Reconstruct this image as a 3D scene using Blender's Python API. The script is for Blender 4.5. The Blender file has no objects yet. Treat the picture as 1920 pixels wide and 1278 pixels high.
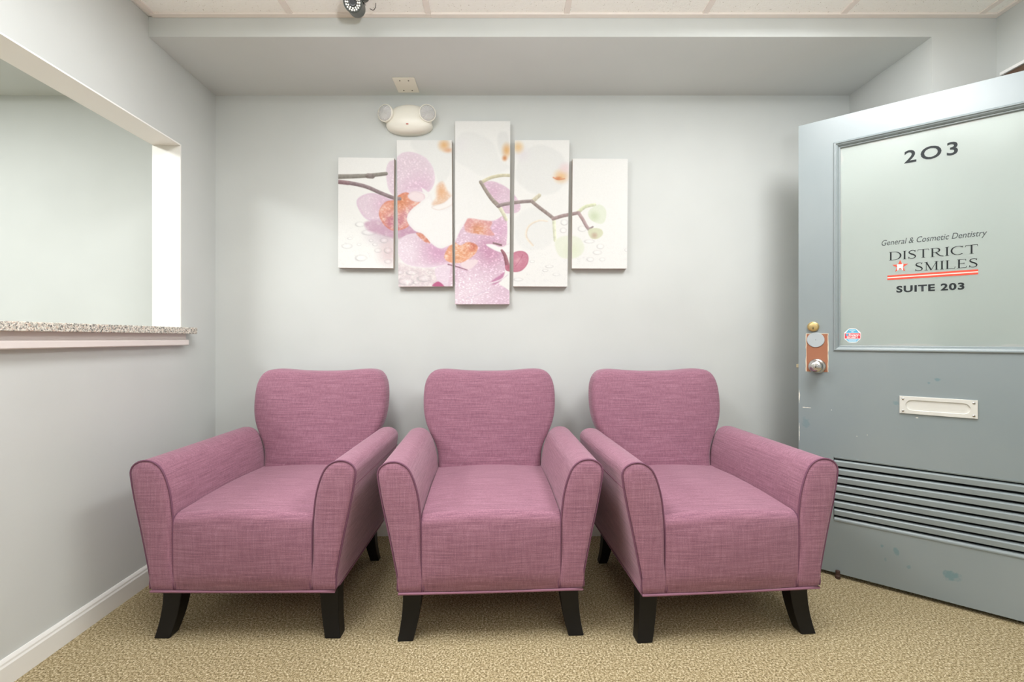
import bpy, bmesh, math, random
import numpy as np
from mathutils import Vector, Matrix
random.seed(7)
sc = bpy.context.scene
C = sc.collection
PI = math.pi

# ------------------------------------------------------------------ camera
cam = bpy.data.cameras.new('camera'); camo = bpy.data.objects.new('camera', cam); C.objects.link(camo)
camo.location = (0, 0, 1.06); camo.rotation_euler = (PI/2, 0, 0)
cam.sensor_width = 36; cam.lens = 36*853/1920
cam.shift_x = 7/1920; cam.shift_y = -5/1920
cam.clip_start = 0.02
sc.camera = camo
sc.view_settings.view_transform = 'Standard'; sc.view_settings.look = 'None'
sc.view_settings.gamma = 1; sc.view_settings.use_curve_mapping = False
sc.view_settings.exposure = 0.10
sc.cycles.use_denoising = True
sc.cycles.max_bounces = 10; sc.cycles.diffuse_bounces = 6; sc.cycles.transmission_bounces = 8
sc.cycles.sample_clamp_indirect = 6
# world: dim interior ambient (room is closed)
w = bpy.data.worlds.new('world'); sc.world = w; w.use_nodes = True
w.node_tree.nodes['Background'].inputs[0].default_value = (.8, .85, .9, 1)
w.node_tree.nodes['Background'].inputs[1].default_value = 0.3

def area(name, loc, rot, sx, sy, power, col=(1, 1, 1)):
    l = bpy.data.lights.new(name, 'AREA'); l.shape = 'RECTANGLE'; l.size = sx; l.size_y = sy
    l.energy = power; l.color = col
    o = bpy.data.objects.new(name, l); C.objects.link(o); o.location = loc; o.rotation_euler = rot
    return o
CEIL = 2.454
WARM = (1.0, .965, .90)
# lamps of the ceiling troffers (fixtures themselves are built further down)
TROFFERS = [(-.64, .98, 25), (1.14, 1.08, 28), (.54, -1.3, 12)]
for i, (tx, ty, p) in enumerate(TROFFERS):
    area('troffer_lamp', (tx, ty, CEIL-.045), (0, 0, 0), .52, 1.12, p, (.97, .985, 1.0))
area('office_lamp', (-2.75, .9, CEIL-.045), (0, 0, 0), .52, 1.12, 50, (.97, 1.0, .99))
# fill light added behind the camera, set at a made-up window
area('rear_fill', (.2, -2.45, 1.35), (PI/2, 0, 0), 2.6, 1.9, 6, (.95, .98, 1.0))
# uplight added to brighten the ceiling, bounced like a photographer's flash
fl = bpy.data.lights.new('bounce_uplight', 'SPOT'); fl.energy = 115; fl.spot_size = math.radians(125); fl.spot_blend = .6; fl.shadow_soft_size = .06; fl.color = (.95, .98, 1.0)
flo = bpy.data.objects.new('bounce_uplight', fl); C.objects.link(flo); flo.location = (.40, -.30, 1.35); flo.rotation_euler = (PI-math.radians(22), 0, 0)

# ------------------------------------------------------------------ materials
def s2l(c):
    return tuple(((v/255)/12.92 if v/255 <= .04045 else ((v/255+.055)/1.055)**2.4) for v in c)
def mat(name, rgb, rough=.6, metal=0, spec=.5, **kw):
    m = bpy.data.materials.new(name); m.use_nodes = True
    b = m.node_tree.nodes['Principled BSDF']
    b.inputs['Base Color'].default_value = (*s2l(rgb), 1)
    b.inputs['Roughness'].default_value = rough; b.inputs['Metallic'].default_value = metal
    b.inputs['Specular IOR Level'].default_value = spec
    for k, v in kw.items(): b.inputs[k.replace('_', ' ')].default_value = v
    return m
class NT:
    def __init__(s, m): s.m = m; s.t = m.node_tree; s.b = s.t.nodes['Principled BSDF']
    def n(s, typ, **kw):
        x = s.t.nodes.new(typ)
        for k, v in kw.items():
            if k.startswith('i_'): x.inputs[k[2:].replace('_', ' ')].default_value = v
            else: setattr(x, k, v)
        return x
    def l(s, a, b): s.t.links.new(a, b)
    def coord(s, scale=(1, 1, 1), kind='Object'):
        tc = s.n('ShaderNodeTexCoord'); mp = s.n('ShaderNodeMapping'); mp.inputs['Scale'].default_value = scale
        s.l(tc.outputs[kind], mp.inputs[0]); return mp.outputs[0]
    def noise(s, co, scale, detail=3, rough=.5):
        x = s.n('ShaderNodeTexNoise', i_Scale=scale, i_Detail=detail, i_Roughness=rough); s.l(co, x.inputs['Vector']); return x.outputs[0]
    def ramp(s, f, stops):
        r = s.n('ShaderNodeValToRGB'); e = r.color_ramp.elements
        while len(e) < len(stops): e.new(.5)
        for q, (p, c) in zip(e, stops):
            q.position = p; q.color = (*s2l(c), 1) if len(c) == 3 else c
        s.l(f, r.inputs[0]); return r.outputs[0]
    def math(s, op, a, b=0.0, c=None):
        x = s.n('ShaderNodeMath', operation=op)
        for i, v in enumerate((a, b) if c is None else (a, b, c)):
            if isinstance(v, (int, float)): x.inputs[i].default_value = v
            else: s.l(v, x.inputs[i])
        return x.outputs[0]
    def mix(s, f, a, b):
        x = s.n('ShaderNodeMix', data_type='RGBA')
        if isinstance(f, (int, float)): x.inputs[0].default_value = f
        else: s.l(f, x.inputs[0])
        for v, i in ((a, 6), (b, 7)):
            if isinstance(v, tuple): x.inputs[i].default_value = (*s2l(v), 1)
            else: s.l(v, x.inputs[i])
        return x.outputs[2]
    def bump(s, h, strength=.3, dist=.002):
        x = s.n('ShaderNodeBump', i_Strength=strength, i_Distance=dist); s.l(h, x.inputs['Height']); s.l(x.outputs[0], s.b.inputs['Normal'])
    def base(s, c): s.l(c, s.b.inputs['Base Color'])

def paint_mat(name, rgb, rough=.55, var=4):
    m = mat(name, rgb, rough, spec=.35); t = NT(m); co = t.coord()
    n = t.noise(co, 1.7, 3)
    t.base(t.ramp(n, [(.3, tuple(max(0, v-var) for v in rgb)), (.7, tuple(min(255, v+var) for v in rgb))]))
    t.bump(t.noise(co, 260, 2), .12, .0006)
    return m
M = {}
M['wall'] = paint_mat('grey_wall_paint', (206, 209, 207))
M['trimwhite'] = mat('white_trim_paint', (238, 237, 233), .35)
M['headcream'] = mat('cream_white_trim_paint', (248, 247, 245), .4)
M['pinktrim'] = mat('sill_apron_paint', (226, 217, 213), .4)
M['dark'] = mat('dark_void', (14, 14, 14), .8)
M['black'] = mat('black_plastic', (28, 28, 28), .35)
M['chrome'] = mat('satin_chrome', (205, 203, 200), .22, 1)
M['brass'] = mat('brass', (206, 182, 128), .4, .8)
M['plate'] = mat('cream_plate', (235, 231, 217), .4)
M['screw'] = mat('screw_metal', (140, 135, 125), .4, .8)
M['fixture'] = mat('cream_fixture_plastic', (240, 237, 226), .35)
M['alu'] = mat('satin_aluminium_plate', (222, 221, 215), .4, .15)
M['gap'] = mat('vent_shade_black', (20, 22, 22), .9)  # shade inside the open louvre, put into the colour
M['rubber'] = mat('brown_rubber', (74, 52, 46), .6)
M['peel'] = mat('exposed_brown_paint', (160, 104, 76), .6)
M['peeledge'] = mat('cream_undercoat', (226, 218, 196), .7)
M['ink'] = mat('dark_vinyl_lettering', (44, 48, 50), .6, spec=.2)
M['inkblack'] = mat('black_vinyl_lettering', (34, 37, 39), .6, spec=.2)
M['inkgrey'] = mat('grey_vinyl_lettering', (80, 86, 86), .6, spec=.2)
M['red'] = mat('coral_red_vinyl', (216, 84, 66), .6, spec=.2)
M['whitevinyl'] = mat('white_vinyl', (245, 245, 243), .5)
M['blue'] = mat('blue_print', (90, 178, 214), .4)
M['stkred'] = mat('red_print', (222, 72, 84), .4)
M['hall'] = mat('hallway_paint', (190, 190, 184), .7)
M['brownwood'] = mat('brown_wood_trim', (96, 72, 56), .5)
M['reflector'] = mat('lamp_reflector', (244, 244, 242), .25, .0)

# ceiling tile
m = M['tile'] = mat('speckled_ceiling_tile', (226, 218, 202), .85); t = NT(m); co = t.coord((1, 1.6, 1))
v = t.n('ShaderNodeTexVoronoi', i_Scale=105.0, feature='F1'); t.l(co, v.inputs['Vector'])
big = t.noise(co, 55, 2)
d = t.math('ADD', v.outputs[0], t.math('MULTIPLY', big, .62))
t.base(t.ramp(d, [(.34, (150, 132, 112)), (.42, (248, 246, 240)), (1.0, (250, 248, 243))]))
t.bump(t.math('ADD', d, t.noise(co, 400, 2)), .5, .0015)
M['tbar'] = mat('cream_ceiling_grid', (236, 227, 220), .5)

# carpet
m = M['carpet'] = mat('tan_loop_carpet', (176, 156, 118), .95, spec=.1); t = NT(m); co = t.coord()
v = t.n('ShaderNodeTexVoronoi', i_Scale=230.0); t.l(co, v.inputs['Vector'])
n1 = t.noise(co, 150, 3, .75); n2 = t.noise(co, 3, 3); n3 = t.noise(co, 420, 2)
nn = t.math('ADD', t.math('MULTIPLY', n1, .7), t.math('MULTIPLY', n3, .3))
c = t.ramp(nn, [(.38, (74, 62, 42)), (.46, (140, 124, 92)), (.53, (182, 165, 130)), (.62, (236, 224, 196))])
c2 = t.mix(t.math('MULTIPLY', n2, .3), c, (150, 136, 96))
t.base(c2)
t.bump(t.math('ADD', v.outputs[0], n1), .4, .003)

# granite
m = M['granite'] = mat('speckled_granite', (190, 188, 180), .25); t = NT(m); co = t.coord()
v = t.n('ShaderNodeTexVoronoi', i_Scale=240.0); t.l(co, v.inputs['Vector'])
n1 = t.noise(co, 190, 4, .7)
sx = t.n('ShaderNodeSeparateColor'); t.l(v.outputs['Color'], sx.inputs[0])
f = t.math('ADD', t.math('MULTIPLY', sx.outputs[0], .55), t.math('MULTIPLY', n1, .5))
t.base(t.ramp(f, [(.26, (92, 90, 86)), (.38, (164, 161, 154)), (.5, (204, 200, 188)), (.62, (236, 232, 222)), (.75, (196, 176, 160))]))

# upholstery: slubbed horizontal weave, follows the object's axes
def fabric(name, lo, mid, hi):
    m = mat(name, mid, .85, spec=.25); t = NT(m)
    geo = t.n('ShaderNodeTexCoord'); sep = t.n('ShaderNodeSeparateXYZ'); t.l(geo.outputs['Normal'], sep.inputs[0])
    def st(scale, rot=None):
        mp = t.n('ShaderNodeMapping'); mp.inputs['Scale'].default_value = scale; t.l(geo.outputs['Object'], mp.inputs[0]); return mp.outputs[0]
    nside = t.noise(st((8, 8, 320)), 1, 4, .65)      # vertical faces: horizontal slubs
    ntop = t.noise(st((8, 320, 90)), 1, 4, .65)      # top faces: slubs across
    up = t.math('SMOOTHSTEP', t.math('ABSOLUTE', sep.outputs[2]), .45, .8) if False else None
    mr = t.n('ShaderNodeMapRange', interpolation_type='SMOOTHSTEP'); ab = t.math('ABSOLUTE', sep.outputs[2]); t.l(ab, mr.inputs[0])
    mr.inputs[1].default_value = .5; mr.inputs[2].default_value = .85
    mx = t.n('ShaderNodeMix', data_type='FLOAT'); t.l(mr.outputs[0], mx.inputs[0]); t.l(nside, mx.inputs[2]); t.l(ntop, mx.inputs[3])
    fine = t.noise(st((420, 420, 420)), 1, 2, .6)
    warp = t.noise(st((260, 260, 14)), 1, 2)
    f = t.math('ADD', t.math('MULTIPLY', mx.outputs[0], .50), t.math('ADD', t.math('MULTIPLY', fine, .30), t.math('MULTIPLY', warp, .20)))
    t.base(t.ramp(f, [(.36, lo), (.5, mid), (.64, hi)]))
    t.bump(f, .35, .0015)
    t.b.inputs['Sheen Weight'].default_value = .25; t.b.inputs['Sheen Roughness'].default_value = .5
    t.b.inputs['Sheen Tint'].default_value = (1, .85, .92, 1)
    return m
M['fabric'] = fabric('mauve_woven_upholstery', (122, 82, 99), (148, 102, 120), (174, 127, 144))
M['piping'] = mat('dark_plum_piping', (112, 70, 92), .8)
M['hem'] = mat('mauve_piping', (138, 94, 113), .8)
M['legwood'] = mat('espresso_leg_wood', (16, 14, 14), .4, spec=.3)

# door paint, with smudges and scuffs that belong to the paint
m = M['door'] = mat('blue_grey_door_paint', (140, 150, 152), .34, spec=.8); t = NT(m); co = t.coord()
n = t.noise(co, 2.2, 3)
col = t.ramp(n, [(.3, (134, 145, 148)), (.7, (142, 151, 153))])
def smudge(col, u, z, r, rgb, amt, sc_=70):
    tc = t.n('ShaderNodeTexCoord'); vm = t.n('ShaderNodeVectorMath', operation='SUBTRACT'); vm.inputs[1].default_value = (u, 0, z)
    t.l(tc.outputs['Object'], vm.inputs[0]); ml = t.n('ShaderNodeVectorMath', operation='MULTIPLY'); ml.inputs[1].default_value = (1/r[0], 0, 1/r[1]); t.l(vm.outputs[0], ml.inputs[0])
    ln = t.n('ShaderNodeVectorMath', operation='LENGTH'); t.l(ml.outputs[0], ln.inputs[0])
    k = t.math('ADD', ln.outputs['Value'], t.math('MULTIPLY', t.math('SUBTRACT', t.noise(co, sc_, 3), .5), 1.8))
    mr = t.n('ShaderNodeMapRange'); t.l(k, mr.inputs[0]); mr.inputs[1].default_value = .55; mr.inputs[2].default_value = 1.0; mr.inputs[3].default_value = amt; mr.inputs[4].default_value = 0
    return t.mix(mr.outputs[0], col, rgb)
TEAL = (92, 130, 136)
for (u, z, rx, rz, a) in [(.51, .125, .03, .022, .7), (.345, .175, .011, .02, .6), (.30, .182, .006, .008, .6), (.385, .12, .008, .01, .5),
                          (.028, .67, .017, .03, .35), (.47, .895, .013, .008, .6), (.445, .88, .006, .006, .6), (.345, .79, .01, .01, .45), (.31, .13, .005, .01, .4)]:
    col = smudge(col, u, z, (rx, rz), TEAL, a)
for (u, z, rx, rz, a) in [(.03, .742, .022, .0022, .9), (.003, .79, .003, .03, .9), (.003, .62, .002, .05, .6), (.41, .736, .005, .002, .9), (.215, .635, .002, .002, .9), (.25, .645, .002, .002, .8), (.125, .74, .002, .002, .9)]:
    col = smudge(col, u, z, (rx, rz), (238, 234, 222), a, 120)
t.base(col)
t.bump(t.noise(co, 130, 2), .1, .0008)

# frosted glass
m = M['glass'] = mat('frosted_glass', (222, 233, 227), .42); t = NT(m)
t.b.inputs['Transmission Weight'].default_value = .72; t.b.inputs['IOR'].default_value = 1.4
co = t.coord((1, 1, 1)); n = t.noise(co, 9, 3)
t.l(t.math('MULTIPLY_ADD', n, .2, .24), t.b.inputs['Roughness'])
# uneven bare band of the frosting along the edges of the pane
sp = t.n('ShaderNodeSeparateXYZ'); t.l(co, sp.inputs[0])
dx = t.math('SUBTRACT', .303, t.math('ABSOLUTE', t.math('SUBTRACT', sp.outputs[0], .455)))
dz = t.math('SUBTRACT', .441, t.math('ABSOLUTE', t.math('SUBTRACT', sp.outputs[2], 1.4675)))
dd = t.math('ADD', t.math('MINIMUM', dx, dz), t.math('MULTIPLY', t.math('SUBTRACT', t.noise(co, 11, 4), .5), .035))
t.base(t.ramp(t.math('MULTIPLY', dd, 30), [(.10, (248, 250, 246)), (.28, (234, 243, 238))]))
m = M['lens'] = mat('clear_lamp_lens', (250, 250, 250), .08); t = NT(m); t.b.inputs['Transmission Weight'].default_value = .45; t.b.inputs['IOR'].default_value = 1.45
m = M['led'] = mat('infrared_led_ring', (238, 236, 228), .2)
m = M['diffuser'] = mat('lamp_diffuser', (250, 250, 246), .5)
m.node_tree.nodes['Principled BSDF'].inputs['Emission Color'].default_value = (1, .98, .94, 1)
m.node_tree.nodes['Principled BSDF'].inputs['Emission Strength'].default_value = 2.0
M['camglass'] = mat('camera_glass', (120, 112, 110), .15)
M['camsil'] = mat('camera_silver_edge', (176, 176, 168), .3, .6)
M['camgrey'] = mat('camera_body', (72, 76, 72), .35, .2)

# ------------------------------------------------------------------ mesh helpers
def obj(name, bm, m, parent=None, smooth=False, bevel=0, seg=2, subsurf=0, auto=None):
    me = bpy.data.meshes.new(name)
    bmesh.ops.recalc_face_normals(bm, faces=bm.faces[:])
    bm.to_mesh(me); bm.free()
    for mm in (m if isinstance(m, (list, tuple)) else [m]): me.materials.append(mm)
    o = bpy.data.objects.new(name, me); C.objects.link(o)
    if parent: o.parent = parent
    if smooth:
        for p in me.polygons: p.use_smooth = True
    if auto is not None:
        for p in me.polygons: p.use_smooth = True
        me.set_sharp_from_angle(angle=auto)
    if bevel:
        b = o.modifiers.new('bevel', 'BEVEL'); b.width = bevel; b.segments = seg; b.limit_method = 'ANGLE'; b.angle_limit = .6
    if subsurf:
        s = o.modifiers.new('sub', 'SUBSURF'); s.levels = subsurf; s.render_levels = subsurf
    return o
def box(bm, x0, x1, y0, y1, z0, z1):
    v = [bm.verts.new(p) for p in ((x0, y0, z0), (x1, y0, z0), (x1, y1, z0), (x0, y1, z0), (x0, y0, z1), (x1, y0, z1), (x1, y1, z1), (x0, y1, z1))]
    for f in ((0, 3, 2, 1), (4, 5, 6, 7), (0, 1, 5, 4), (1, 2, 6, 5), (2, 3, 7, 6), (3, 0, 4, 7)): bm.faces.new([v[i] for i in f])
    return bm
def B(*a): return box(bmesh.new(), *a)
def loft(bm, rings, closed=True, cap0=True, cap1=True):
    """rings: lists of 3-D points of equal length"""
    R = [[bm.verts.new(p) for p in r] for r in rings]; n = len(R[0])
    for a, b in zip(R, R[1:]):
        for i in range(n if closed else n-1):
            j = (i+1) % n; bm.faces.new((a[i], a[j], b[j], b[i]))
    for r, c in ((R[0], cap0), (R[-1], cap1)):
        if c == 'fan':
            cc = bm.verts.new(sum((v.co for v in r), Vector())/n)
            for i in range(n): bm.faces.new((r[i], r[(i+1) % n], cc))
        elif c: bm.faces.new(r)
    return bm
def tube(bm, pts, r, n=8, closed=False):
    pts = [Vector(p) for p in pts]; rings = []; N = len(pts)
    for i, p in enumerate(pts):
        a = pts[(i-1) % N] if (closed or i > 0) else p; b = pts[(i+1) % N] if (closed or i < N-1) else p
        d = (b-a).normalized()
        ref = Vector((0, 1, 0)) if abs(d.y) < .8 else Vector((1, 0, 0))
        u = d.cross(ref).normalized(); w_ = d.cross(u)
        rings.append([p+u*math.cos(k*2*PI/n)*r+w_*math.sin(k*2*PI/n)*r for k in range(n)])
    if closed: rings.append(rings[0])
    return loft(bm, rings, cap0=not closed, cap1=not closed)
def lathe(bm, prof, axis='y', c=(0, 0, 0), n=32, face=-1):
    """prof: (radius, distance along axis*face)"""
    rings = []
    for r, h in prof:
        ring = []
        for k in range(n):
            a = 2*PI*k/n; p, q = r*math.cos(a), r*math.sin(a)
            if axis == 'y': v = (c[0]+p, c[1]+face*h, c[2]+q)
            elif axis == 'z': v = (c[0]+p, c[1]+q, c[2]+face*h)
            else: v = (c[0]+face*h, c[1]+p, c[2]+q)
            ring.append(v)
        rings.append(ring)
    return loft(bm, rings)
def crom(pts, k=6, closed=True):
    P = [Vector((*p, 0)) if len(p) == 2 else Vector(p) for p in pts]; n = len(P); out = []
    for i in range(n if closed else n-1):
        p0, p1, p2, p3 = (P[(i-1) % n], P[i], P[(i+1) % n], P[(i+2) % n]) if closed else (P[max(i-1, 0)], P[i], P[i+1], P[min(i+2, n-1)])
        for j in range(k):
            t_ = j/k
            out.append(.5*((2*p1)+(p2-p0)*t_+(2*p0-5*p1+4*p2-p3)*t_*t_+(3*p1-p0-3*p2+p3)*t_**3))
    if not closed: out.append(P[-1])
    return out
def slab(us, zs, holes, y0, y1):
    """rectangular slab in the x-z plane, with cells (i,j) left open, thickness y0..y1"""
    bm = bmesh.new(); g = {}
    def V(i, j, s):
        k = (i, j, s)
        if k not in g: g[k] = bm.verts.new((us[i], (y0, y1)[s], zs[j]))
        return g[k]
    solid = {(i, j) for i in range(len(us)-1) for j in range(len(zs)-1)} - set(holes)
    for i, j in solid:
        bm.faces.new((V(i, j, 0), V(i+1, j, 0), V(i+1, j+1, 0), V(i, j+1, 0)))
        bm.faces.new((V(i, j, 1), V(i, j+1, 1), V(i+1, j+1, 1), V(i+1, j, 1)))
        for di, dj, a, b in ((0, -1, (i, j), (i+1, j)), (1, 0, (i+1, j), (i+1, j+1)), (0, 1, (i+1, j+1), (i, j+1)), (-1, 0, (i, j+1), (i, j))):
            if (i+di, j+dj) not in solid:
                bm.faces.new((V(*a, 0), V(*b, 0), V(*b, 1), V(*a, 1)))
    return bm
def frame_prof(x0, x1, z0, z1, prof):
    """mitred frame: prof = (inset, y) pairs"""
    rings = [[(x0+i, y, z0+i), (x1-i, y, z0+i), (x1-i, y, z1-i), (x0+i, y, z1-i)] for i, y in prof]
    return loft(bmesh.new(), rings, cap0=False, cap1=False)
def empty(name, loc=(0, 0, 0), rz=0):
    o = bpy.data.objects.new(name, None); C.objects.link(o); o.location = loc; o.rotation_euler = (0, 0, rz); o.empty_display_size = .1
    return o
def tag(o, label, cat, group=None, kind=None):
    o['label'] = label; o['category'] = cat
    if group: o['group'] = group
    if kind: o['kind'] = kind
    return o
def struct(o): o['kind'] = 'structure'; return o
def part(o, label): o['label'] = label; return o

# ------------------------------------------------------------------ the room shell
YB = 2.451; YS = 1.975; ZS = 2.368; XR = 2.12; XA = 1.838; YN = -2.6; XL2 = -3.9
struct(obj('floor', B(XL2, 4.2, YN, YB+.1, -.1, 0), M['carpet']))
struct(obj('wall_back', B(XL2, XA, YB, YB+.12, 0, ZS), M['wall']))
struct(obj('wall_right_alcove', B(XA, XR+.14, YS, YB+.12, 0, CEIL), M['wall']))
struct(obj('wall_bulkhead', B(XL2, XA, YS, YB+.12, ZS, CEIL), M['wall']))
# ceiling: tile field, grid bars and wall angle
ceil = struct(obj('ceiling', B(XL2, 4.2, YN, YB+.12, CEIL+.004, CEIL+.1), M['tile']))
bm = bmesh.new()
for k in range(-3, 6):
    x = -.345+.594*k+.002
    box(bm, x-.012, x+.012, YN, YS, CEIL-.002, CEIL+.006)
for k in range(0, 8):
    y = 1.69-.61*k
    box(bm, XL2, XR, y-.012, y+.012, CEIL-.0015, CEIL+.006)
struct(obj('ceiling_grid', bm, M['tbar'], ceil))
bm = bmesh.new()
box(bm, -1.54, -.335, YS-.023, YS-.001, CEIL-.004, CEIL+.005)
box(bm, -.333, 2.118, YS-.0235, YS-.001, CEIL-.0055, CEIL+.005)
box(bm, XR-.023, XR-.001, YN, YS-.024, CEIL-.004, CEIL+.005)
struct(obj('ceiling_wall_angle', bm, M['tbar'], ceil, bevel=.001))

# left wall: local x runs from the back corner towards the camera, +y... into the room
LW = math.atan(.036)
def leftframe(): 
    return Matrix.Translation((-1.578, YB, 0)) @ Matrix.Rotation(-PI/2+LW, 4, 'Z')   # local +x -> towards camera (-Y), local +y -> room (+X)
LM = leftframe()
def lobj(*a, **k):
    o = obj(*a, **k); o.matrix_world = LM; return o
def lcoord():   # sanity only
    return LM @ Vector((1, 0, 0)), LM @ Vector((0, 1, 0))
OP0, OP1, OZ0, OZ1 = .270, 1.95, 1.081, 1.988   # opening in the left wall
bm = slab([0, OP0, OP1, 5.05], [0, OZ0, OZ1, CEIL], [(1, 1)], 0, -.13)
wl = struct(lobj('wall_left', bm, M['wall']))
# lining of the pass-through opening: head, two jambs
bm = bmesh.new()
bm1 = bmesh.new()
box(bm1, OP0-.0, OP0+.006, -.131, .001, OZ0+.03, OZ1)
box(bm1, OP1-.006, OP1, -.131, .001, OZ0+.03, OZ1)
win = lobj('window_1', bm1, M['trimwhite']); win['kind'] = 'structure'
hd = obj('head_lining', box(bm, OP0, OP1, -.131, .001, OZ1-.006, OZ1), M['headcream']); hd.parent = win; hd['label'] = 'cream white head lining'
# granite ledge
bm = slab([.227, OP0+.0005, OP1-.0005, OP1+.043], [0, 1], [], 0, 1)
bm.free()
bm = bmesh.new(); g = {}
pts = [(.227, .05), (.227, .0008), (OP0+.0008, .0008), (OP0+.0008, -.17), (OP1-.0008, -.17), (OP1-.0008, .0008), (OP1+.043, .0008), (OP1+.043, .05)]
loft(bm, [[(x, y, 1.0815) for x, y in pts], [(x, y, 1.112) for x, y in pts]])
gr = lobj('granite_ledge', bm, M['granite'], bevel=.003)
tag(gr, 'speckled grey granite ledge along the bottom of the left wall opening', 'counter ledge')
# apron moulding under the ledge
prof = [(0.0008, 1.0813), (.018, 1.0813), (.018, 1.062), (.021, 1.056), (.030, 1.053), (.032, 1.048), (.032, 1.030), (.028, 1.0265), (.0008, 1.0265)]
bm = bmesh.new(); loft(bm, [[(OP0-.006, y, z) for y, z in prof], [(OP1+.006, y, z) for y, z in prof]])
struct(lobj('trim_1', bm, M['pinktrim']))
# baseboards
def basep(h=.085): return [(0.0008, 0), (.014, 0), (.014, h-.022), (.011, h-.016), (.0105, h-.010), (.007, h-.004), (.004, h), (.0008, h)]
bm = bmesh.new(); loft(bm, [[(.014, y, z) for y, z in basep()], [(5.0, y, z) for y, z in basep()]])
struct(lobj('baseboard_left', bm, M['trimwhite']))
bm = bmesh.new(); loft(bm, [[(-1.576, YB-y, z) for y, z in basep(.08)], [(XA-.001, YB-y, z) for y, z in basep(.08)]])
struct(obj('baseboard_back', bm, M['trimwhite']))
bm = bmesh.new(); loft(bm, [[(XA-y, YS, z) for y, z in basep(.08)], [(XA-y, YB-.015, z) for y, z in basep(.08)]])
struct(obj('baseboard_right', bm, M['trimwhite']))
# right wall with the doorway the door hangs in, hallway beyond
o = struct(obj('wall_right', slab([YN, .62, 1.56, YS], [0, 2.07, CEIL], [(1, 0)], 0, .14), M['wall']))
o.matrix_world = Matrix.Translation((XR, 0, 0)) @ Matrix(((0, 1, 0, 0), (1, 0, 0, 0), (0, 0, 1, 0), (0, 0, 0, 1)))
bm = bmesh.new()
box(bm, XR-.016, XR-.0008, .5, 1.93, 2.075, 2.178)
tr = struct(obj('trim_2', bm, M['brownwood']))
bm = bmesh.new(); box(bm, XR-.026, XR-.0008, .49, 1.94, 2.1785, 2.192)
struct(obj('trim_3', bm, M['headcream'], bevel=.002))
struct(obj('wall_hallway', B(4.1, 4.2, YN, YB, 0, CEIL), M['hall']))
struct(obj('wall_hallway_end', B(XR+.14, 4.1, YS+.2, YS+.3, 0, CEIL), M['hall']))
struct(obj('wall_office_left', B(XL2-.1, XL2, YN, YB, 0, CEIL), M['wall']))
# wall behind the camera, with a large window added for the fill light
struct(obj('wall_front', slab([XL2, -1.15, 1.55, 4.2], [0, .38, 2.32, CEIL], [(1, 1)], YN-.12, YN), M['wall']))
wf = struct(obj('fill_window', frame_prof(-1.15, 1.55, .38, 2.32, [(0, YN-.1), (0, YN+.015), (.05, YN+.015), (.05, YN-.1)]), M['trimwhite']))
struct(obj('mullion', B(.175, .225, YN-.07, YN-.02, .42, 2.28), M['trimwhite'], wf))

# ceiling troffers (out of frame above and behind the camera)
LOC = ['above the left armchair', 'near the open door', 'at the rear, nearest the added window', 'over the office behind the opening']
for (tx, ty, p), lb in zip(TROFFERS + [(-2.75, .9, 0)], LOC):
    e = empty('ceiling_light', (tx, ty, CEIL)); tag(e, 'recessed fluorescent ceiling light '+lb, 'ceiling light', 'recessed ceiling lights')
    obj('frame', frame_prof_z(.3, .6) if False else loft(bmesh.new(), [[(sx*a, sy*b, z) for sx, sy in ((-1, -1), (1, -1), (1, 1), (-1, 1))] for a, b, z in ((.3, .6, .0), (.3, .6, -.012), (.27, .57, -.012), (.27, .57, -.004))], cap0=False, cap1=False), M['trimwhite'], e)
    obj('diffuser', B(-.27, .27, -.57, .57, -.006, -.002), M['diffuser'], e)

# ------------------------------------------------------------------ armchairs
def resample(P, n):
    L = [0]
    for a, b in zip(P, P[1:]+P[:1]): L.append(L[-1]+(b-a).length)
    out = []; tot = L[-1]; j = 0
    for i in range(n):
        s = tot*i/n
        while L[j+1] < s: j += 1
        f = (s-L[j])/max(1e-9, L[j+1]-L[j]); out.append(P[j].lerp(P[(j+1) % len(P)], f))
    return out
def inset2(P, d):
    """offset a closed 2-D loop inwards by d"""
    n = len(P); A = sum(P[i].x*P[(i+1) % n].y-P[(i+1) % n].x*P[i].y for i in range(n)); s = 1 if A > 0 else -1
    out = []
    for i in range(n):
        t_ = (P[(i+1) % n]-P[(i-1) % n]).normalized(); nrm = Vector((-t_.y, t_.x, 0))*s
        out.append(P[i]+nrm*d)
    return out
ARM = [(.317, .182), (.324, .235), (.338, .31), (.354, .39), (.368, .455), (.381, .52), (.390, .575), (.391, .600), (.381, .619), (.360, .632), (.334, .635),
       (.309, .628), (.288, .611), (.274, .587), (.262, .553), (.252, .51), (.245, .45), (.241, .38), (.239, .29), (.238, .182)]
DEP = .63
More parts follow.
